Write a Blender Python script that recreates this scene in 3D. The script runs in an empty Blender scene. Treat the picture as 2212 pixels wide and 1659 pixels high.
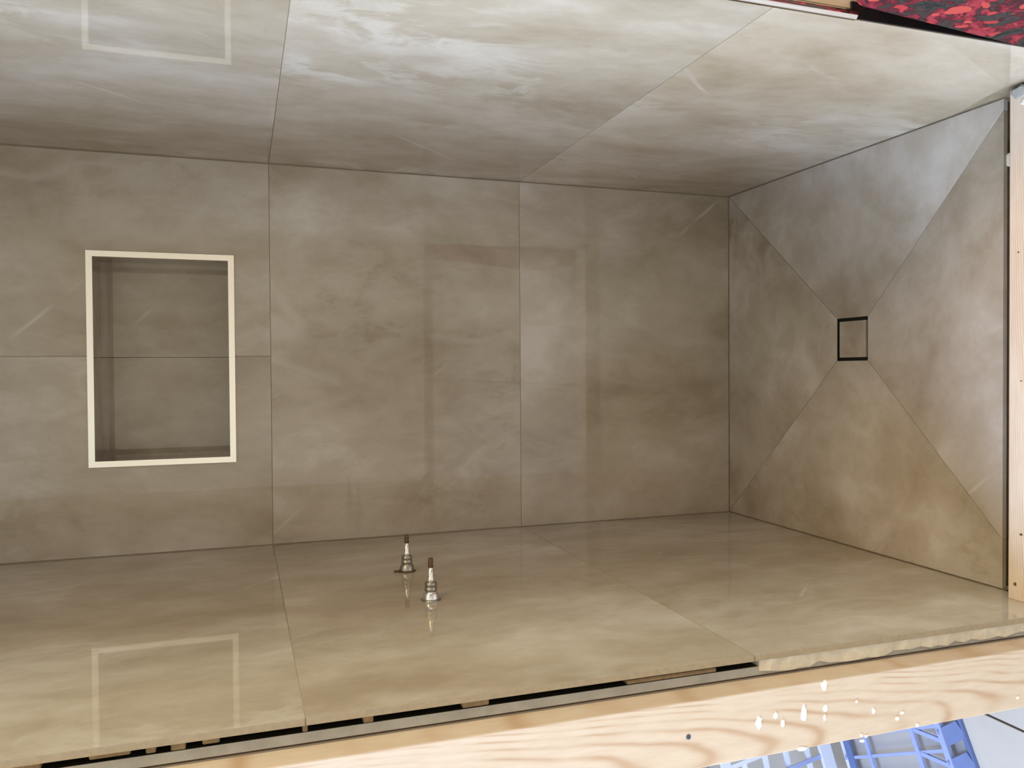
import bpy, bmesh, math, random
from mathutils import Matrix, Vector
random.seed(7)
scene = bpy.context.scene
COL = scene.collection

# ------------------------------------------------------------------ camera
# The photograph lies on its side: image right is down, image up is +X.
F_PX, PITCH, YAW, ROLL = 1739.4, -0.3246, 0.0178, -0.0126
CAM = Vector((-0.039, -1.9095, 1.2729))
B = Matrix(((0, 1, 0), (0, 0, -1), (-1, 0, 0)))          # columns: right, up, back
RX = Matrix.Rotation(PITCH, 3, 'X'); RZ = Matrix.Rotation(YAW, 3, 'Z'); RR = Matrix.Rotation(ROLL, 3, 'Z')
cam_d = bpy.data.cameras.new('camera'); cam = bpy.data.objects.new('camera', cam_d); COL.objects.link(cam)
cam.matrix_world = Matrix.Translation(CAM) @ (RZ @ RX @ B @ RR).to_4x4()
cam_d.sensor_fit = 'HORIZONTAL'; cam_d.sensor_width = 36.0; cam_d.lens = F_PX / 2212 * 36.0
cam_d.clip_start = 0.02
scene.camera = cam

# ------------------------------------------------------------------ light
scene.view_settings.view_transform = 'Standard'
scene.view_settings.look = 'None'
scene.view_settings.gamma = 1.0
scene.view_settings.use_curve_mapping = False
scene.view_settings.exposure = -0.06

world = bpy.data.worlds.new('world'); scene.world = world; world.use_nodes = True
wb = world.node_tree.nodes['Background']
wb.inputs[0].default_value = (0.75, 0.85, 1.0, 1); wb.inputs[1].default_value = 0.1

def area(name, loc, target, sx, sy, power, col):
    l = bpy.data.lights.new(name, 'AREA'); l.shape = 'RECTANGLE'; l.size = sx; l.size_y = sy
    l.energy = power; l.color = col
    o = bpy.data.objects.new(name, l); COL.objects.link(o); o.location = loc
    o.rotation_euler = (Vector(target) - Vector(loc)).to_track_quat('-Z', 'Y').to_euler()
    return o
# daylight through the window in the left-hand wall, plus unseen added fills at right and overhead
area('window_daylight', (-2.28, -2.05, 1.2), (0.0, -2.05, 1.2), 1.5, 1.7, 97, (0.83, 0.92, 1.0))
area('right_fill', (1.70, -1.5, 1.5), (0.0, -1.5, 1.5), 0.5, 0.9, 26, (0.92, 1.0, 0.88))  # added fill that lifts the front of the left wall
area('warm_overhead_fill', (1.1, -1.7, 2.36), (1.1, -1.7, 0.0), 0.6, 0.6, 20, (1.0, 0.52, 0.07))  # added orange fill to warm the left side of the shower floor
area('blue_overhead_fill', (-1.3, -1.7, 2.36), (-1.3, -1.7, 0.0), 0.6, 0.6, 38, (0.20, 0.42, 1.0))  # added blue fill to cool the right floor facet; ceiling is closed

# ------------------------------------------------------------------ materials
def newmat(name, rough=0.5, col=(0.8, 0.8, 0.8), metal=0.0, spec=0.5):
    m = bpy.data.materials.new(name); m.use_nodes = True
    b = m.node_tree.nodes['Principled BSDF']
    b.inputs['Base Color'].default_value = (*col, 1); b.inputs['Roughness'].default_value = rough
    b.inputs['Metallic'].default_value = metal; b.inputs['Specular IOR Level'].default_value = spec
    return m, m.node_tree, b
class NT:
    def __init__(s, t): s.t = t
    def n(s, typ, **kw):
        x = s.t.nodes.new(typ)
        for k, v in kw.items(): setattr(x, k, v)
        return x
    def link(s, a, b): s.t.links.new(a, b)
    def put(s, sock, v):
        if hasattr(v, 'is_output'): s.t.links.new(v, sock)
        else: sock.default_value = v
    def math(s, op, a, b=0.0, c=0.0, clamp=False):
        x = s.n('ShaderNodeMath', operation=op, use_clamp=clamp)
        s.put(x.inputs[0], a); s.put(x.inputs[1], b); s.put(x.inputs[2], c); return x.outputs[0]
    def vmath(s, op, a, b=(0, 0, 0), scale=None):
        x = s.n('ShaderNodeVectorMath', operation=op); s.put(x.inputs[0], a); s.put(x.inputs[1], b)
        if scale is not None: s.put(x.inputs['Scale'], scale)
        return x.outputs['Vector']
    def noise(s, vec, scale, detail=4, rough=0.5, dist=0.0):
        x = s.n('ShaderNodeTexNoise'); s.put(x.inputs['Vector'], vec); x.inputs['Scale'].default_value = scale
        x.inputs['Detail'].default_value = detail; x.inputs['Roughness'].default_value = rough
        x.inputs['Distortion'].default_value = dist; return x.outputs['Fac'], x.outputs['Color']
    def ramp(s, fac, stops, interp='LINEAR'):
        x = s.n('ShaderNodeValToRGB'); x.color_ramp.interpolation = interp
        e = x.color_ramp.elements
        while len(e) < len(stops): e.new(0.5)
        for el, (p, c) in zip(e, stops):
            el.position = p; el.color = (*c, 1) if len(c) == 3 else c
        s.put(x.inputs[0], fac); return x.outputs[0]
    def smooth(s, v, a, b):
        x = s.n('ShaderNodeMapRange', interpolation_type='SMOOTHSTEP'); s.put(x.inputs[0], v)
        x.inputs[1].default_value = a; x.inputs[2].default_value = b; return x.outputs[0]
    def mix(s, fac, a, b):
        x = s.n('ShaderNodeMix', data_type='RGBA'); s.put(x.inputs[0], fac)
        for i, v in ((6, a), (7, b)):
            if hasattr(v, 'is_output'): s.t.links.new(v, x.inputs[i])
            else: x.inputs[i].default_value = (*v, 1)
        return x.outputs[2]
def S(r, g, b):
    f = lambda c: (c / 255 / 12.92) if c / 255 <= 0.04045 else ((c / 255 + 0.055) / 1.055) ** 2.4
    return (f(r), f(g), f(b))

def tile_material():
    m, t, b = newmat('polished_beige_marble_tile', rough=0.03)
    k = NT(t)
    tc = k.n('ShaderNodeTexCoord'); oi = k.n('ShaderNodeObjectInfo')
    off = k.math('MULTIPLY', oi.outputs['Random'], 23.0)
    cv = k.n('ShaderNodeCombineXYZ'); k.link(off, cv.inputs[0]); k.put(cv.inputs[1], k.math('MULTIPLY', off, 1.7)); k.put(cv.inputs[2], k.math('MULTIPLY', off, 0.6))
    st = k.vmath('MULTIPLY', tc.outputs['Object'], (1.0, 1.0, 0.55))
    p = k.vmath('ADD', st, cv.outputs[0])
    wf, wc = k.noise(p, 2.2, 3, 0.5)
    pw = k.vmath('ADD', p, k.vmath('SCALE', wc, scale=0.22))
    big, _ = k.noise(pw, 3.0, 5, 0.55)
    mid, _ = k.noise(pw, 9.0, 7, 0.66)
    cloud = k.math('ADD', k.math('MULTIPLY', big, 0.60), k.math('MULTIPLY', mid, 0.40))
    base = k.ramp(cloud, [(0.35, S(168, 153, 129)), (0.45, S(188, 175, 154)), (0.54, S(203, 192, 174)), (0.66, S(228, 221, 209))])
    # soft white ridges
    rid, _ = k.noise(pw, 3.4, 2, 0.5)
    ridge = k.math('ABSOLUTE', k.math('SUBTRACT', rid, 0.5))
    r1 = k.math('SUBTRACT', 1.0, k.smooth(ridge, 0.0, 0.035))
    pf = k.vmath('ADD', p, k.vmath('SCALE', k.noise(p, 5.0, 3, 0.55)[1], scale=0.22))
    rf, _ = k.noise(pf, 4.4, 7, 0.66)
    r2 = k.math('SUBTRACT', 1.0, k.smooth(k.math('ABSOLUTE', k.math('SUBTRACT', rf, 0.52)), 0.0, 0.075))
    mf, _ = k.noise(k.vmath('ADD', p, (7.7, 1.3, 3.1)), 2.6, 3, 0.6)
    r2 = k.math('MULTIPLY', r2, k.smooth(mf, 0.46, 0.66))
    msk, _ = k.noise(p, 3.7, 3, 0.6)
    r1 = k.math('MULTIPLY', r1, k.smooth(msk, 0.45, 0.68))
    # long straight diagonal veins running down and across
    dp = k.n('ShaderNodeVectorMath', operation='DOT_PRODUCT'); k.link(tc.outputs['Object'], dp.inputs[0]); dp.inputs[1].default_value = (1.0, 1.0, 0.92)
    sw, _ = k.noise(p, 4.0, 2, 0.5)
    s1 = k.math('ADD', k.math('ADD', dp.outputs['Value'], off), k.math('MULTIPLY', sw, 0.05))
    fr = k.math('FRACT', k.math('MULTIPLY', s1, 2.3))
    dl = k.math('ABSOLUTE', k.math('SUBTRACT', fr, 0.5))
    v1 = k.math('SUBTRACT', 1.0, k.smooth(dl, 0.0, 0.020))
    m2, _ = k.noise(k.vmath('ADD', p, (4.1, 2.2, 9.7)), 6.5, 2, 0.5)
    v1 = k.math('MULTIPLY', v1, k.smooth(m2, 0.56, 0.70))
    av = k.n('ShaderNodeAttribute', attribute_type='OBJECT', attribute_name='veining')
    vein = k.math('MAXIMUM', k.math('MAXIMUM', k.math('MULTIPLY', r1, 0.24), k.math('MULTIPLY', r2, k.math('MULTIPLY', av.outputs['Fac'], 0.62))), k.math('MULTIPLY', v1, 0.45))
    col = k.mix(vein, base, S(240, 236, 226))
    at = k.n('ShaderNodeAttribute', attribute_type='OBJECT', attribute_name='tone')
    col = k.vmath('SCALE', col, scale=at.outputs['Fac'])
    k.link(col, b.inputs['Base Color'])
    b.inputs['Roughness'].default_value = 0.03
    b.inputs['IOR'].default_value = 1.62
    return m
TILE = tile_material()

def wood_material(name, c_light, c_mid, c_dark, apex=True, xc=-0.543, axis=2):
    m, t, b = newmat(name, rough=0.7, spec=0.2)
    k = NT(t)
    tc = k.n('ShaderNodeTexCoord'); sp = k.n('ShaderNodeSeparateXYZ'); k.link(tc.outputs['Object'], sp.inputs[0])
    x, y, z = sp.outputs
    lng = (x, y, z)[axis]; lat = x if axis == 2 else y
    cv = k.n('ShaderNodeCombineXYZ'); k.put(cv.inputs[0], lat); k.put(cv.inputs[1], k.math('MULTIPLY', lng, 0.16)); k.put(cv.inputs[2], k.math('MULTIPLY', y, 0.5))
    nz, _ = k.noise(cv.outputs[0], 34, 3, 0.5)
    cv2 = k.n('ShaderNodeCombineXYZ'); k.put(cv2.inputs[0], lat); k.put(cv2.inputs[1], k.math('MULTIPLY', lng, 0.5))
    nb, _ = k.noise(cv2.outputs[0], 9, 2, 0.5)
    d = k.math('SUBTRACT', lat, xc)
    q = k.math('MULTIPLY', k.math('MULTIPLY', d, d), 95.0)
    v = k.math('SUBTRACT', lng, q)
    v = k.math('ADD', v, k.math('MULTIPLY', nb, 0.20)); v = k.math('ADD', v, k.math('MULTIPLY', nz, 0.05))
    s = k.math('SINE', k.math('MULTIPLY', v, 62.0))
    s = k.math('MULTIPLY_ADD', s, 0.5, 0.5)
    s = k.math('POWER', s, 3.0)
    fine, _ = k.noise(cv.outputs[0], 160, 3, 0.6)
    base = k.mix(k.smooth(fine, 0.3, 0.75), c_light, c_mid)
    msk, _ = k.noise(cv2.outputs[0], 16, 2, 0.5)
    col = k.mix(k.math('MULTIPLY', s, k.smooth(msk, 0.3, 0.65)), base, c_dark)
    k.link(col, b.inputs['Base Color'])
    return m
PINE = wood_material('pine_stud_wood', S(206, 187, 163), S(200, 179, 153), S(184, 154, 124))
PINE_CURB = wood_material('pine_curb_wood', S(232, 216, 196), S(226, 207, 184), S(212, 187, 158), xc=-1.02, axis=0)

def plain(name, col, rough=0.8, var=0.12, scale=60, metal=0.0, bump=0.0, spec=0.4):
    m, t, b = newmat(name, rough=rough, metal=metal, spec=spec)
    k = NT(t); tc = k.n('ShaderNodeTexCoord')
    f, _ = k.noise(tc.outputs['Object'], scale, 4, 0.6)
    lo = tuple(c * (1 - var) for c in col); hi = tuple(min(1, c * (1 + var)) for c in col)
    k.link(k.ramp(f, [(0.3, lo), (0.7, hi)]), b.inputs['Base Color'])
    if bump:
        bn = k.n('ShaderNodeBump'); bn.inputs['Strength'].default_value = bump; bn.inputs['Distance'].default_value = 0.002
        k.link(f, bn.inputs['Height']); k.link(bn.outputs[0], b.inputs['Normal'])
    return m
GROUT = plain('beige_grout', S(166, 153, 131), 0.9)
TILE_BODY = plain('porcelain_body', S(176, 160, 132), 0.75, 0.08, 120)
BOARD = plain('grey_cement_board', S(178, 178, 172), 0.9, 0.14, 30)
PAPER = plain('brown_building_paper', S(112, 84, 62), 0.8)
THINSET = plain('pale_thinset_mortar', S(226, 219, 200), 0.9, 0.10, 80, bump=0.6)
THINSET_DK = plain('tan_thinset_mortar', S(150, 128, 96), 0.9, 0.25, 90, bump=0.6)
MEMBRANE = plain('olive_membrane', S(120, 106, 58), 0.7, 0.3, 40)
PLASTER = plain('white_plaster', S(250, 246, 236), 0.8, 0.02)
PAINT = plain('warm_white_wall_paint', S(176, 168, 154), 0.85, 0.02)
CREAM = plain('cream_wall_paint', S(222, 210, 188), 0.85, 0.02)  # unseen front wall, lightened so the niche frame reflects brighter
CEIL = plain('white_ceiling_paint', S(240, 238, 232), 0.9, 0.02)
CHROME = newmat('polished_chrome', 0.08, (0.85, 0.85, 0.84), 1.0)[0]
SATIN = newmat('satin_aluminium', 0.22, (0.97, 0.95, 0.90), 1.0)[0]
NICKEL = plain('dull_nickel', (0.42, 0.41, 0.36), 0.3, 0.3, 300, metal=1.0)
BRASS = plain('aged_brown_metal', (0.16, 0.105, 0.06), 0.5, 0.3, 200, metal=0.7)
DARK = newmat('dark_slot_and_gap_shade', 0.6, (0.018, 0.016, 0.010), 0.0, 0.3)[0]
BLACK = newmat('black_trim_reflection', 0.12, (0.012, 0.010, 0.010), 0.0, 0.5)[0]
SCREW = newmat('dark_grey_screw', 0.45, (0.10, 0.11, 0.14), 0.6)[0]
BLUE = plain('periwinkle_blue_plastic', S(160, 174, 222), 0.35, 0.06, 20)
BLUE_DK = plain('steel_blue_plastic', S(104, 120, 168), 0.4, 0.10, 20)
FLOOR_T = plain('pale_grey_floor_tile', S(196, 190, 184), 0.32, 0.05, 7)
FLOOR_G = plain('brown_floor_grout', S(96, 82, 62), 0.9)

def marbled():
    m, t, b = newmat('red_marbled_fabric', rough=0.75, spec=0.25)
    k = NT(t); tc = k.n('ShaderNodeTexCoord')
    w1, wc = k.noise(tc.outputs['Object'], 14, 3, 0.6)
    p = k.vmath('ADD', tc.outputs['Object'], k.vmath('SCALE', k.vmath('SUBTRACT', wc, (0.5, 0.5, 0.5)), scale=0.07))
    a, _ = k.noise(p, 26, 4, 0.6, 1.2)
    base = k.ramp(a, [(0.32, S(40, 42, 44)), (0.44, S(74, 70, 66)), (0.50, S(70, 34, 42)), (0.57, S(136, 46, 58)), (0.64, S(178, 66, 78)), (0.74, S(64, 60, 58))])
    w2, wc2 = k.noise(tc.outputs['Object'], 30, 2, 0.5)
    p2 = k.vmath('ADD', tc.outputs['Object'], k.vmath('SCALE', k.vmath('SUBTRACT', wc2, (0.5, 0.5, 0.5)), scale=0.034))
    vo = k.n('ShaderNodeTexVoronoi'); k.link(k.vmath('MULTIPLY', p2, (1, 1, 0.8)), vo.inputs['Vector']); vo.inputs['Scale'].default_value = 46
    rs = k.n('ShaderNodeSeparateXYZ'); k.link(vo.outputs['Color'], rs.inputs[0])
    rad = k.math('MULTIPLY_ADD', rs.outputs[0], 0.60, -0.10)
    drop = k.smooth(k.math('SUBTRACT', rad, vo.outputs['Distance']), 0.0, 0.05)
    col = k.mix(drop, base, k.mix(rs.outputs[1], S(188, 60, 70), S(206, 88, 80)))
    k.link(col, b.inputs['Base Color'])
    return m
MARBLED = marbled()

# ------------------------------------------------------------------ helpers
def mk(name, verts, faces, mat, parent=None, label=None, cat=None, group=None, kind=None, smooth=False):
    me = bpy.data.meshes.new(name); me.from_pydata([tuple(v) for v in verts], [], faces); me.update()
    bm = bmesh.new(); bm.from_mesh(me); bmesh.ops.recalc_face_normals(bm, faces=bm.faces); bm.to_mesh(me); bm.free()
    if smooth:
        for p in me.polygons: p.use_smooth = True
    o = bpy.data.objects.new(name, me); COL.objects.link(o)
    if 'tile' in name: o['tone'] = random.uniform(0.86, 0.92); o['veining'] = 1.0 if parent and parent.name == 'wall_right' else 0.35
    for mm in (mat if isinstance(mat, (list, tuple)) else [mat]): me.materials.append(mm)
    tagit(o, label, cat, group, kind)
    if parent:
        o.parent = parent; o.matrix_parent_inverse = parent.matrix_basis.inverted()
    return o
def tagit(o, label=None, cat=None, group=None, kind=None):
    if label: o['label'] = label
    if cat: o['category'] = cat
    if group: o['group'] = group
    if kind: o['kind'] = kind
def empty(name, loc, label=None, cat=None, group=None, kind=None):
    o = bpy.data.objects.new(name, None); COL.objects.link(o); o.location = loc; o.empty_display_size = 0.05
    tagit(o, label, cat, group, kind); return o
def boxvf(x0, x1, y0, y1, z0, z1):
    v = [(x, y, z) for z in (z0, z1) for y in (y0, y1) for x in (x0, x1)]
    return v, [(0, 1, 3, 2), (4, 6, 7, 5), (0, 4, 5, 1), (2, 3, 7, 6), (0, 2, 6, 4), (1, 5, 7, 3)]
def box(name, b, mat, parent=None, **kw):
    v, f = boxvf(*b); return mk(name, v, f, mat, parent, **kw)
def boxes(name, bl, mat, parent=None, **kw):
    V, F = [], []
    for b in bl:
        v, f = boxvf(*b); n = len(V); V += v; F += [tuple(i + n for i in q) for q in f]
    return mk(name, V, F, mat, parent, **kw)
def bevbox(name, b, r, mat, parent=None, seg=2, **kw):
    o = box(name, b, mat, parent, **kw)
    bm = bmesh.new(); bm.from_mesh(o.data)
    bmesh.ops.bevel(bm, geom=list(bm.edges), offset=r, segments=seg, affect='EDGES', profile=0.5)
    bm.to_mesh(o.data); bm.free(); return o
def prism(name, poly, axis, a, b, mat, parent=None, **kw):
    """poly in the two other axes (in xyz order), extruded along axis from a to b"""
    n = len(poly)
    def P(p, h):
        q = list(p); q.insert(axis, h); return tuple(q)
    V = [P(p, a) for p in poly] + [P(p, b) for p in poly]
    Fc = [tuple(range(n)), tuple(range(2 * n - 1, n - 1, -1))] + [(i, (i + 1) % n, n + (i + 1) % n, n + i) for i in range(n)]
    return mk(name, V, Fc, mat, parent, **kw)
def lathe_x(name, prof, y, z, x0, mat, parent, n=20):
    """profile [(dx, r)] revolved round an axis along +X"""
    V, Fc = [], []
    for dx, r in prof:
        for i in range(n):
            a = 2 * math.pi * i / n; V.append((x0 + dx, y + r * math.cos(a), z + r * math.sin(a)))
    for j in range(len(prof) - 1):
        for i in range(n):
            Fc.append((j * n + i, j * n + (i + 1) % n, (j + 1) * n + (i + 1) % n, (j + 1) * n + i))
    Fc.append(tuple(range(n))); Fc.append(tuple((len(prof) - 1) * n + i for i in range(n)))
    o = mk(name, V, Fc, mat, parent)
    for p in o.data.polygons: p.use_smooth = len(p.vertices) == 4
    return o
def blob(name, c, r, axis, mat, parent, h=0.001, n=12, jit=0.25, **kw):
    """thin irregular dab lying on a face; axis = outward direction with sign, r=(ra,rb)"""
    ax, sg = abs(axis) - 1, (1 if axis > 0 else -1)
    ring = []
    for i in range(n):
        a = 2 * math.pi * i / n; k = 1 + random.uniform(-jit, jit)
        ring.append((r[0] * k * math.cos(a), r[1] * k * math.sin(a)))
    def P(u, v, w):
        q = [u, v]; q.insert(ax, w * sg); return (c[0] + q[0], c[1] + q[1], c[2] + q[2])
    V = [P(u, v, -0.0005) for u, v in ring] + [P(u * 0.7, v * 0.7, h) for u, v in ring]
    Fc = [tuple(range(n, 2 * n))] + [(i, (i + 1) % n, n + (i + 1) % n, n + i) for i in range(n)]
    return mk(name, V, Fc, mat, parent, smooth=False, **kw)

HW = 0.433                      # half the shower's width
ZJ = (0.608, 1.208, 1.808, 2.38)
G = 0.0006                      # half joint
FZ = -0.07                      # bathroom floor level

# ------------------------------------------------------------------ bathroom shell
RXL, RXR, RYF, RYB, CZ = -2.35, 1.75, -4.2, 0.22, 2.40
fl = box('floor', (RXL, RXR, RYF, RYB, FZ - 0.06, FZ - 0.004), FLOOR_G, kind='structure', label='bathroom floor of pale grey tiles with brown joints')
tile_mesh = None
xs = [-0.703 + 0.6 * i for i in range(-3, 5)]; ys = [-0.30 - 0.6 * i for i in range(-1, 7)]
for i in range(len(xs) - 1):
    for j in range(len(ys) - 1):
        x0, x1 = max(xs[i], RXL), min(xs[i + 1], RXR); y0, y1 = max(ys[j + 1], RYF), min(ys[j], RYB)
        if x1 - x0 < 0.02 or y1 - y0 < 0.02: continue
        box('floor_tile', (x0 + 0.0025, x1 - 0.0025, y0 + 0.0025, y1 - 0.0025, FZ - 0.006, FZ), FLOOR_T, fl)
box('ceiling', (RXL, RXR, RYF, RYB, CZ, CZ + 0.05), CEIL, kind='structure', label='plain white bathroom ceiling')
box('wall_outer_back', (RXL, RXR, RYB, RYB + 0.08, FZ, CZ), PAINT, kind='structure', label='painted bathroom wall behind the shower')
box('wall_outer_front', (RXL, RXR, RYF - 0.08, RYF, FZ, CZ), CREAM, kind='structure', label='painted bathroom wall opposite the shower')
box('wall_outer_right', (RXR, RXR + 0.08, RYF, RYB, FZ, CZ), PAINT, kind='structure', label='painted bathroom wall to the right of the shower')
wy0, wy1, wz0, wz1 = -2.85, -1.25, 0.3, 2.1
boxes('wall_outer_left', [(RXL - 0.08, RXL, RYF, wy0, FZ, CZ), (RXL - 0.08, RXL, wy1, RYB, FZ, CZ),
      (RXL - 0.08, RXL, wy0, wy1, FZ, wz0), (RXL - 0.08, RXL, wy0, wy1, wz1, CZ)], PAINT, kind='structure',
      label='painted bathroom wall with the window opening')

# ------------------------------------------------------------------ shower walls
NX0, NX1, NZ0, NZ1, ND = -0.240, 0.222, 1.285, 1.582, 0.150      # niche opening
wall_back = boxes('wall_back', [(-HW - 0.02, NX0, 0.0015, 0.19, FZ, CZ), (NX1, HW + 0.02, 0.0015, 0.19, FZ, CZ),
      (NX0, NX1, 0.0015, 0.19, FZ, NZ0), (NX0, NX1, 0.0015, 0.19, NZ1, CZ)], GROUT, kind='structure',
      label='back wall of the shower clad in large beige marble-look tiles')
E = 0.002
XJ = -0.003
bt = dict(axis=1, a=0.0, b=0.004, mat=TILE, parent=wall_back)
def rect(x0, x1, z0, z1): return [(x0, z0), (x1, z0), (x1, z1), (x0, z1)]
prism('tile', rect(-HW + E, HW - E, 0.002, ZJ[0] - G), **bt)
prism('tile', rect(-HW + E, HW - E, ZJ[0] + G, ZJ[1] - G), **bt)
prism('tile', [(-HW + E, ZJ[1] + G), (XJ - G, ZJ[1] + G), (XJ - G, NZ0), (NX0, NZ0), (NX0, NZ1), (XJ - G, NZ1), (XJ - G, ZJ[2] - G), (-HW + E, ZJ[2] - G)], **bt)
prism('tile', [(HW - E, ZJ[1] + G), (HW - E, ZJ[2] - G), (XJ + G, ZJ[2] - G), (XJ + G, NZ1), (NX1, NZ1), (NX1, NZ0), (XJ + G, NZ0), (XJ + G, ZJ[1] + G)], **bt)
prism('tile', rect(-HW + E, HW - E, ZJ[2] + G, ZJ[3]), **bt)

YL = -0.972                     # front edge of the left wall's tiles
wall_left = box('wall_left', (-0.555, -0.466, -0.966, 0.0, FZ, CZ), PAINT, kind='structure',
      label='left shower partition with tiled inner face and exposed front edge')
rows = [0.002] + [z for z in ZJ]
for i in range(4):
    z0, z1 = rows[i] + (G if i else 0), rows[i + 1] - G
    v, f = boxvf(-0.4415, -HW, YL, -0.0008, z0, z1)
    o = mk('tile', v, f, [TILE, TILE_BODY], wall_left)
    for p in o.data.polygons:
        if p.normal.x < 0.9: p.material_index = 1
box('backer_board', (-0.4632, -0.4512, -0.967, -0.001, -0.02, CZ - 0.01), BOARD, wall_left, label='grey cement board edge')
box('gap_shade', (-0.4515, -0.4508, -0.9665, -0.001, 0.60, CZ - 0.01), DARK, wall_left, label='dark coating on the hidden face of the board')  # near-black sheet added so the gap behind the tiles reads as shade
box('building_paper', (-0.4660, -0.4632, -0.964, -0.001, -0.02, CZ - 0.01), PAPER, wall_left)
# mortar bed behind the tiles: set back above, squeezed out to the front below
def mortar(name, z0, z1, n, yf, jy, x0, x1, jx, mat):
    V, Fc = [], []
    for i in range(n + 1):
        z = z0 + (z1 - z0) * i / n
        y = yf + random.uniform(-jy, jy); xa = x0 + random.uniform(-jx, jx) ; xb = x1
        V += [(xa, -0.05, z), (xa, y, z), (xb, y - random.uniform(0, jy) , z), (xb, -0.05, z)]
    for i in range(n):
        for j in range(4):
            a, b = i * 4 + j, i * 4 + (j + 1) % 4
            Fc.append((a, b, b + 4, a + 4))
    Fc += [(0, 1, 2, 3), tuple(n * 4 + j for j in range(4))]
    return mk(name, V, Fc, mat, wall_left)
mortar('thinset', 0.03, 0.598, 34, -0.9690, 0.0018, -0.4585, -0.4412, 0.0032, THINSET)
for zj in ZJ[:3]: box('joint_grout', (-0.4412, -HW - 0.0006, YL + 0.002, -0.001, zj - 0.0007, zj + 0.0007), GROUT, wall_left)
mortar('thinset', 0.632, 2.3, 50, -0.70, 0.004, -0.4500, -0.4412, 0.0, DARK)  # upper bed coloured near-black, painting the shade of the open gap
for z0, z1, x0, x1 in [(0.665, 0.80, -0.4510, -0.4452), (1.13, 1.142, -0.4514, -0.4412), (1.205, 1.211, -0.4514, -0.4405), (1.30, 1.318, -0.449, -0.4412),
                       (1.335, 1.35, -0.4512, -0.4412), (1.365, 1.375, -0.450, -0.4412), (1.39, 1.43, -0.448, -0.4412), (1.475, 1.56, -0.4505, -0.4412), (0.988, 1.022, -0.4505, -0.4415)]:
    bevbox('thinset_dab', (x0, x1, -0.9665, -0.93, z0, z1), 0.0012, THINSET_DK, wall_left, 1)

YR = -1.016
wall_right = box('wall_right', (0.466, 0.555, YR + 0.006, 0.0, FZ, CZ), PAINT, kind='structure',
      label='right shower partition with tiled inner face and metal edge trim')
box('backer_board', (0.447, 0.466, YR + 0.006, -0.001, -0.02, CZ - 0.01), BOARD, wall_right)
box('grout', (0.4345, 0.447, YR + 0.004, -0.001, -0.02, CZ - 0.01), GROUT, wall_right)
for i in range(4):
    z0, z1 = rows[i] + (G if i else 0), rows[i + 1] - G
    if i == 0:   # lowest tile is cut away towards the curb
        poly = [(-0.0008, z0), (-0.74, z0), (-0.835, 0.034), (-0.90, 0.050), (YR, 0.050), (YR, z1), (-0.0008, z1)]
        prism('tile', poly, 0, HW, 0.4415, TILE, wall_right)['tone'] = 1.05
    else:
        box('tile', (HW, 0.4415, YR, -0.0008, z0, z1), TILE, wall_right)['tone'] = (1.0, 0.93, 0.90, 0.93)[i]
box('stud', (0.449, 0.552, YR + 0.001, YR + 0.0062, 0.06, CZ - 0.01), PINE, wall_right)
# rounded metal edge profile
pr = [(0.4325 + 0.0065 - 0.0065 * math.cos(a), YR - 0.001 - 0.0055 * math.sin(a)) for a in [math.pi * i / 10 for i in range(11)]]
pr = [(0.4330, YR + 0.002)] + pr[0:] + [(0.4455, YR + 0.002)]
prism('edge_trim', pr, 2, 0.478, CZ - 0.01, CHROME, wall_right, label='polished metal tile edge trim')
box('trim_dark_reflection', (0.4338, 0.4560, YR - 0.0035, YR - 0.0002, 0.05, 0.486), BLACK, wall_right, label='glossy black strip behind the tile edge')  # black strip added in place of the trim's dark lower reflection

# ------------------------------------------------------------------ shower floor
floor_sh = box('floor_shower', (-HW - 0.02, HW + 0.02, -0.883, 0.004, FZ, -0.022), GROUT, kind='structure',
      label='shower floor of envelope-cut beige tiles falling to the square drain')
DX0, DX1, DY0, DY1, DZ = -0.0225, 0.0725, -0.5065, -0.4125, -0.010
YE = -0.841
def floor_tile(pts):
    # inset a little for the joints; third value is height
    n = len(pts); cx = sum(p[0] for p in pts) / n; cy = sum(p[1] for p in pts) / n
    P2 = []
    for i in range(n):
        a, b, c = Vector(pts[i - 1][:2]), Vector(pts[i][:2]), Vector(pts[(i + 1) % n][:2])
        n1 = Vector(((b - a).y, -(b - a).x)).normalized(); n2 = Vector(((c - b).y, -(c - b).x)).normalized()
        if n1.dot(Vector((cx, cy)) - b) < 0: n1 = -n1
        if n2.dot(Vector((cx, cy)) - b) < 0: n2 = -n2
        d = (n1 + n2) / (1 + n1.dot(n2)); q = b + d * 0.0005; P2.append((q.x, q.y, pts[i][2]))
    V = P2 + [(x, y, z - 0.009) for x, y, z in P2]
    Fc = [tuple(range(n)), tuple(range(2 * n - 1, n - 1, -1))] + [(i, (i + 1) % n, n + (i + 1) % n, n + i) for i in range(n)]
    mk('floor_tile', V, Fc, TILE, floor_sh)
w = HW - 0.0016
BL, BR = (-w, -0.0016, 0.0), (w, -0.0016, 0.0)
FL, FR = (-w, YE, 0.0), (w, YE, 0.0)
FLd, FRd = (-0.345, YE, 0.0), (0.412, YE, 0.0)
dBL, dBR, dFL, dFR = (DX0, DY1, DZ), (DX1, DY1, DZ), (DX0, DY0, DZ), (DX1, DY0, DZ)
floor_tile([BL, BR, dBR, dBL])
floor_tile([BL, dBL, dFL, FLd, FL])
floor_tile([BR, FR, FRd, dFR, dBR])
floor_tile([FLd, dFL, dFR, FRd])
for b in ((-HW - 0.002, -HW + 0.004, YE, 0.0), (HW - 0.004, HW + 0.002, YE, 0.0), (-HW, HW, -0.004, 0.002)):
    box('joint_grout', (*b, -0.02, -0.0030), GROUT, floor_sh)
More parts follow.
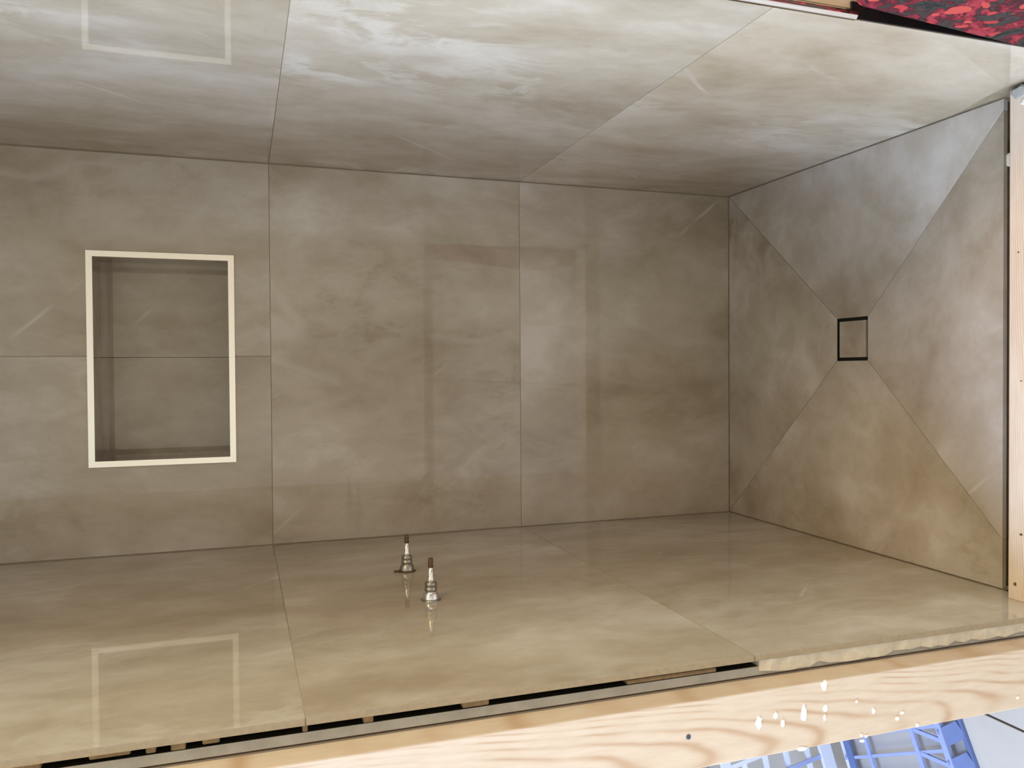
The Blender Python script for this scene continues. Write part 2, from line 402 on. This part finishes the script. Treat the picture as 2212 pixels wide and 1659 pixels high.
box('membrane', (-HW, HW, -0.8835, YE - 0.001, -0.0225, -0.0150), MEMBRANE, floor_sh, label='olive waterproof membrane in the gap before the curb')
for x0, x1 in [(-0.13, 0.02), (0.03, 0.10), (0.12, 0.20)]:
    bevbox('thinset', (x0, x1, -0.872, YE - 0.004, -0.016, -0.006), 0.003, THINSET_DK, floor_sh, 1)
bevbox('thinset', (0.312, 0.335, -0.866, YE - 0.001, -0.016, -0.001), 0.003, THINSET, floor_sh, 1)

drain = empty('floor_drain', (0.025, -0.4595, -0.021), 'square tile-insert drain with dark slot set in the shower floor', 'drain')
box('drain_body', (DX0, DX1, DY0, DY1, -0.0225, -0.0170), DARK, drain, label='dark recessed drain slot')
rim = []
for b in [(DX0, DX0 + 0.0008, DY0, DY1), (DX1 - 0.0008, DX1, DY0, DY1), (DX0, DX1, DY0, DY0 + 0.0008), (DX0, DX1, DY1 - 0.0008, DY1)]:
    rim.append((*b, -0.018, DZ - 0.0005))
boxes('drain_rim', rim, DARK, drain)
bevbox('tile_insert', (DX0 + 0.0072, DX1 - 0.0072, DY0 + 0.0072, DY1 - 0.0072, -0.0175, DZ), 0.0006, TILE, drain, 1, label='beige tile insert')

# ------------------------------------------------------------------ niche
niche = empty('wall_niche', ((NX0 + NX1) / 2, 0.0, NZ0), 'rectangular recessed niche with pale metal frame in the back wall', 'niche')
fw, fd = 0.0125, 0.0035
for nm, x0, x1 in (('back_tile', NX0, XJ - G), ('back_tile', XJ + G, NX1)):
    box(nm, (x0 + (0.001 if x0 == NX0 else 0), x1 - (0.001 if x1 == NX1 else 0), ND - 0.006, ND, NZ0 + 0.001, NZ1 - 0.001), TILE, niche)
box('niche_back', (NX0 + 0.0005, NX1 - 0.0005, ND, ND + 0.006, NZ0 + 0.0005, NZ1 - 0.0005), GROUT, niche)
t_ = 0.006
box('side_tile', (NX0, NX0 + t_, 0.001, ND - 0.006, NZ0, NZ1), TILE, niche)
box('side_tile', (NX1 - t_, NX1, 0.001, ND - 0.006, NZ0, NZ1), TILE, niche)
box('top_tile', (NX0 + t_, NX1 - t_, 0.001, ND - 0.006, NZ1 - t_, NZ1), TILE, niche)
box('sill_tile', (NX0 + t_, NX1 - t_, 0.001, ND - 0.006, NZ0, NZ0 + t_), TILE, niche)
def frame_bar(poly):   # outer/inner corner quad with a bevelled front face
    (a, b, c, d) = poly   # outer a,b ; inner c,d (x,z)
    V = [(a[0], 0.001, a[1]), (b[0], 0.001, b[1]), (c[0], 0.001, c[1]), (d[0], 0.001, d[1]),
         (a[0], -fd, a[1]), (b[0], -fd, b[1]), (c[0], -fd, c[1]), (d[0], -fd, d[1])]
    mk('frame_bar', V, [(0, 1, 2, 3), (4, 5, 6, 7), (0, 1, 5, 4), (1, 2, 6, 5), (2, 3, 7, 6), (3, 0, 4, 7)], SATIN, niche)
o1, o2, o3, o4 = (NX0, NZ0), (NX1, NZ0), (NX1, NZ1), (NX0, NZ1)
i1, i2, i3, i4 = (NX0 + fw, NZ0 + fw), (NX1 - fw, NZ0 + fw), (NX1 - fw, NZ1 - fw), (NX0 + fw, NZ1 - fw)
for q in ((o1, o2, i2, i1), (o2, o3, i3, i2), (o3, o4, i4, i3), (o4, o1, i1, i4)): frame_bar(q)

# ------------------------------------------------------------------ lumber
stud = empty('wall_stud', (-0.511, -0.985, FZ), 'pine stud with white plaster splatters capping the end of the left partition', 'stud')
bevbox('board', (-0.5560, -0.4665, -1.0060, -0.9672, FZ, CZ), 0.0016, PINE, stud, 2)
YS = -1.0060
lathe = None
def pix(u, v, axis, val):
    d = cam.matrix_world.to_3x3() @ Vector(((u - 1106) / F_PX, -(v - 829.5) / F_PX, -1.0))
    t = (val - CAM[axis]) / d[axis]; return CAM + d * t
for u, v, ru, rv in [(1780, 1480, 10, 13), (1639, 1560, 9, 17), (1737, 1541, 9, 23), (1783, 1530, 7, 11), (1781, 1550, 3, 9), (1676, 1546, 6, 9), (1691, 1562, 5, 12),
                     (1887, 1536, 5, 8), (1948, 1540, 6, 5), (1938, 1552, 6, 5), (1981, 1566, 4, 5), (1860, 1588, 4, 4), (1871, 1590, 4, 4), (1733, 1617, 14, 6), (1862, 1601, 7, 4), (2198, 1507, 4, 4), (1850, 1515, 3, 4)]:
    p = pix(u, v, 1, YS)
    blob('plaster_splatter', p, (rv * 0.00058, ru * 0.00062), -2, PLASTER, stud, 0.0012)
p = pix(1487, 1592, 1, YS)
V = []; n = 14
for r_, h_ in ((0.0034, -0.0005), (0.0034, 0.0006), (0.0014, 0.0009), (0.0012, 0.0002)):
    for i in range(n):
        a = 2 * math.pi * i / n; V.append((p.x + r_ * math.cos(a), p.y - h_, p.z + r_ * math.sin(a)))
mk('screw_head', V, [(j * n + i, j * n + (i + 1) % n, (j + 1) * n + (i + 1) % n, (j + 1) * n + i) for j in range(3) for i in range(n)] + [tuple(3 * n + i for i in range(n))], SCREW, stud, label='dark screw head')

curb = empty('shower_curb', (0, -0.93, FZ), 'stacked pine boards forming the curb across the front of the shower floor', 'curb')
bevbox('board', (-0.4335, 0.4270, -0.9720, -0.8830, 0.0, 0.0380), 0.0022, PINE_CURB, curb, 2)
bevbox('board', (-0.4650, 0.4650, -0.9720, -0.8830, -0.036, 0.0), 0.0022, PINE_CURB, curb, 1)
bevbox('board', (-0.4650, 0.4650, -0.9720, -0.8830, FZ, -0.036), 0.0022, PINE_CURB, curb, 1)
blob('thinset_dab', (0.418, -0.905, 0.038), (0.012, 0.022), 3, BOARD, curb, 0.003, 14, 0.2, label='grey mortar smear at the end of the curb')
blob('thinset_dab', (0.400, -0.915, 0.038), (0.005, 0.012), 3, PLASTER, curb, 0.002, 10, 0.2)
for u, v, ru, rv in [(2206, 823, 3, 1.2), (2205, 1155, 3, 3), (2193, 1262, 3, 4), (2200, 545, 2, 2)]:
    q = pix(u, v, 2, 0.038)
    blob('dark_mark', q, (rv * 0.0009, ru * 0.0012), 3, PAPER, curb, 0.0004, 8, 0.3)

# ------------------------------------------------------------------ pipe stubs
def stub(y, label, tipmat, nick):
    r = empty('pipe_stub', (-HW, y, 0.9675), label, 'pipe stub')
    x0 = -HW
    z = 0.9675
    lathe_x('flange', [(-0.002, 0.0175), (0.0012, 0.0175), (0.0022, 0.0165), (0.0030, 0.0120)], y, z, x0, BRASS if nick else NICKEL, r)
    lathe_x('dome_nut', [(0.0015, 0.0150), (0.004, 0.0148), (0.009, 0.0138), (0.0135, 0.0118), (0.0165, 0.0095)], y, z, x0, NICKEL if nick else CHROME, r)
    lathe_x('collar', [(0.0155, 0.0098), (0.0165, 0.0108), (0.0215, 0.0108), (0.0228, 0.0090), (0.0245, 0.0104), (0.0305, 0.0104), (0.0318, 0.0085)], y, z, x0, NICKEL, r)
    lathe_x('pipe', [(0.0310, 0.0080), (0.0370, 0.0058), (0.042, 0.0050), (0.0560, 0.0048)], y, z, x0, SATIN, r)
    lathe_x('tip', [(0.0555, 0.0040), (0.0565, 0.0046), (0.0600, 0.0046), (0.0612, 0.0040), (0.0650, 0.0044), (0.0715, 0.0040), (0.0725, 0.0030)], y, z, x0, tipmat, r)
    return r
s1 = stub(-0.345, 'dull metal pipe stub on the left wall, the one closer to the back corner', BRASS, True)
bevbox('lug', (-HW - 0.001, -HW + 0.003, -0.349, -0.341, 0.9840, 0.9925), 0.001, BRASS, s1, 1)
s2 = stub(-0.556, 'shiny metal pipe stub on the left wall, the one closer to the wooden stud', BRASS, False)

# ------------------------------------------------------------------ patterned ottoman outside the right wall end
ott = empty('patterned_ottoman', (0.63, -1.25, FZ), 'ottoman in red and black marbled fabric standing against the end of the right partition', 'ottoman')
def soft_block(name, z0, z1, f0, f1, mat, parent, r=0.025):
    bm = bmesh.new()
    vs = []
    for z, f in ((z0, f0), (z1, f1)):
        x0, x1, y0, y1 = f
        vs.append([bm.verts.new(c) for c in ((x0, y0, z), (x1, y0, z), (x1, y1, z), (x0, y1, z))])
    bm.faces.new(vs[0][::-1]); bm.faces.new(vs[1])
    for i in range(4): bm.faces.new((vs[0][i], vs[0][(i + 1) % 4], vs[1][(i + 1) % 4], vs[1][i]))
    bmesh.ops.recalc_face_normals(bm, faces=bm.faces)
    bmesh.ops.bevel(bm, geom=list(bm.edges), offset=r, segments=4, affect='EDGES', profile=0.5)
    me = bpy.data.meshes.new(name); bm.to_mesh(me); bm.free(); me.materials.append(mat)
    for p in me.polygons: p.use_smooth = True
    o = bpy.data.objects.new(name, me); COL.objects.link(o); o.parent = parent
    o.matrix_parent_inverse = Matrix.Translation(-Vector(parent.location)); return o
soft_block('upholstered_body', FZ + 0.03, 0.50, (0.402, 0.86, -1.50, -1.036), (0.438, 0.83, -1.47, -1.036), MARBLED, ott, 0.012)
for x, y in ((0.47, -1.10), (0.79, -1.10), (0.47, -1.42), (0.79, -1.42)):
    prism('foot', [(x + 0.018 * math.cos(i * math.pi / 6), y + 0.018 * math.sin(i * math.pi / 6)) for i in range(12)], 2, FZ, FZ + 0.035, DARK, ott)

# ------------------------------------------------------------------ blue plastic basket on the floor outside
e1, e2 = Vector((-0.89, -0.455, 0)).normalized(), Vector((-0.455, 0.89, 0)).normalized()
OB = Vector((-0.745, -0.700, FZ))
basket = empty('plastic_basket', OB, 'blue plastic lattice basket on the pale floor behind the stud', 'basket')
def L(a, b, z): return OB + e1 * a + e2 * b + Vector((0, 0, z))
def bar(name, A, Bp, w_, h_, mat, up=Vector((0, 0, 1))):
    A, Bp = Vector(A), Vector(Bp); d = (Bp - A).normalized(); s = d.cross(up).normalized(); u = s.cross(d).normalized()
    V = [P + s * (sx * w_ / 2) + u * (sz * h_ / 2) for P in (A, Bp) for sx, sz in ((-1, -1), (1, -1), (1, 1), (-1, 1))]
    return mk(name, V, [(0, 1, 2, 3), (4, 5, 6, 7), (0, 1, 5, 4), (1, 2, 6, 5), (2, 3, 7, 6), (3, 0, 4, 7)], mat, basket)
A0, A1, BD = -0.07, 0.34, 0.37
# front skirt: low band with slots, leaning back
bar('front_band', L(A0, 0.004, 0.004), L(A1, 0.004, 0.004), 0.010, 0.008, BLUE_DK)
bar('front_band', L(A0, 0.045, 0.020), L(A1, 0.045, 0.020), 0.014, 0.010, BLUE)
for a in [A0 + 0.01, 0.005, 0.062, 0.125, 0.19, 0.26, A1 - 0.01]:
    bar('front_rib', L(a, 0.004, 0.006), L(a + 0.012, 0.046, 0.021), 0.034, 0.006, BLUE_DK, Vector((0, -0.3, 1)))
# base lattice a little above the floor
for a in (-0.05, -0.006, 0.040, 0.085, 0.13, 0.175, 0.22, 0.265):
    bar('base_bar', L(a, 0.05, 0.016), L(a, BD, 0.016), 0.0065, 0.006, BLUE)
    bar('base_strut', L(a, 0.127, 0.016), L(a + 0.030, 0.042, 0.022), 0.008, 0.006, BLUE)
for b, w_ in ((0.127, 0.011), (0.278, 0.009), (0.345, 0.02)):
    bar('base_cross_bar', L(A0, b, 0.018), L(A1, b, 0.018), w_, 0.006, BLUE if b < 0.3 else BLUE_DK)
for a in (A0, A1):
    for b in (0.045, BD):
        bar('foot', L(a, b, 0.0), L(a, b, 0.02), 0.014, 0.014, BLUE_DK, Vector((0, 1, 0)))
# tall lattice back
WHT = plain('white_blue_plastic', S(222, 228, 246), 0.35, 0.04, 30)
bar('back_post', L(A0, BD, 0.0), L(A0, BD + 0.02, 0.32), 0.016, 0.012, BLUE, Vector((0, 1, 0)))
bar('back_post', L(A1, BD, 0.0), L(A1, BD + 0.02, 0.32), 0.016, 0.012, BLUE, Vector((0, 1, 0)))
for z, h_ in ((0.008, 0.012), (0.062, 0.030), (0.32, 0.022)):
    bar('back_rail', L(A0, BD + z * 0.06, z), L(A1, BD + z * 0.06, z), 0.010, h_, WHT)
for j in range(4):
    z = 0.10 + j * 0.055
    bar('back_lattice', L(A0, BD + 0.006 + z * 0.06, z), L(A1, BD + 0.006 + z * 0.06, z + 0.03), 0.009, 0.010, WHT, Vector((0, 0, 1)))
for j in range(9):
    a = A0 + 0.02 + j * 0.048
    bar('back_lattice', L(a - 0.02, BD + 0.008, 0.07), L(a + 0.02, BD + 0.019, 0.32), 0.009, 0.007, WHT if j % 2 else BLUE, e2)
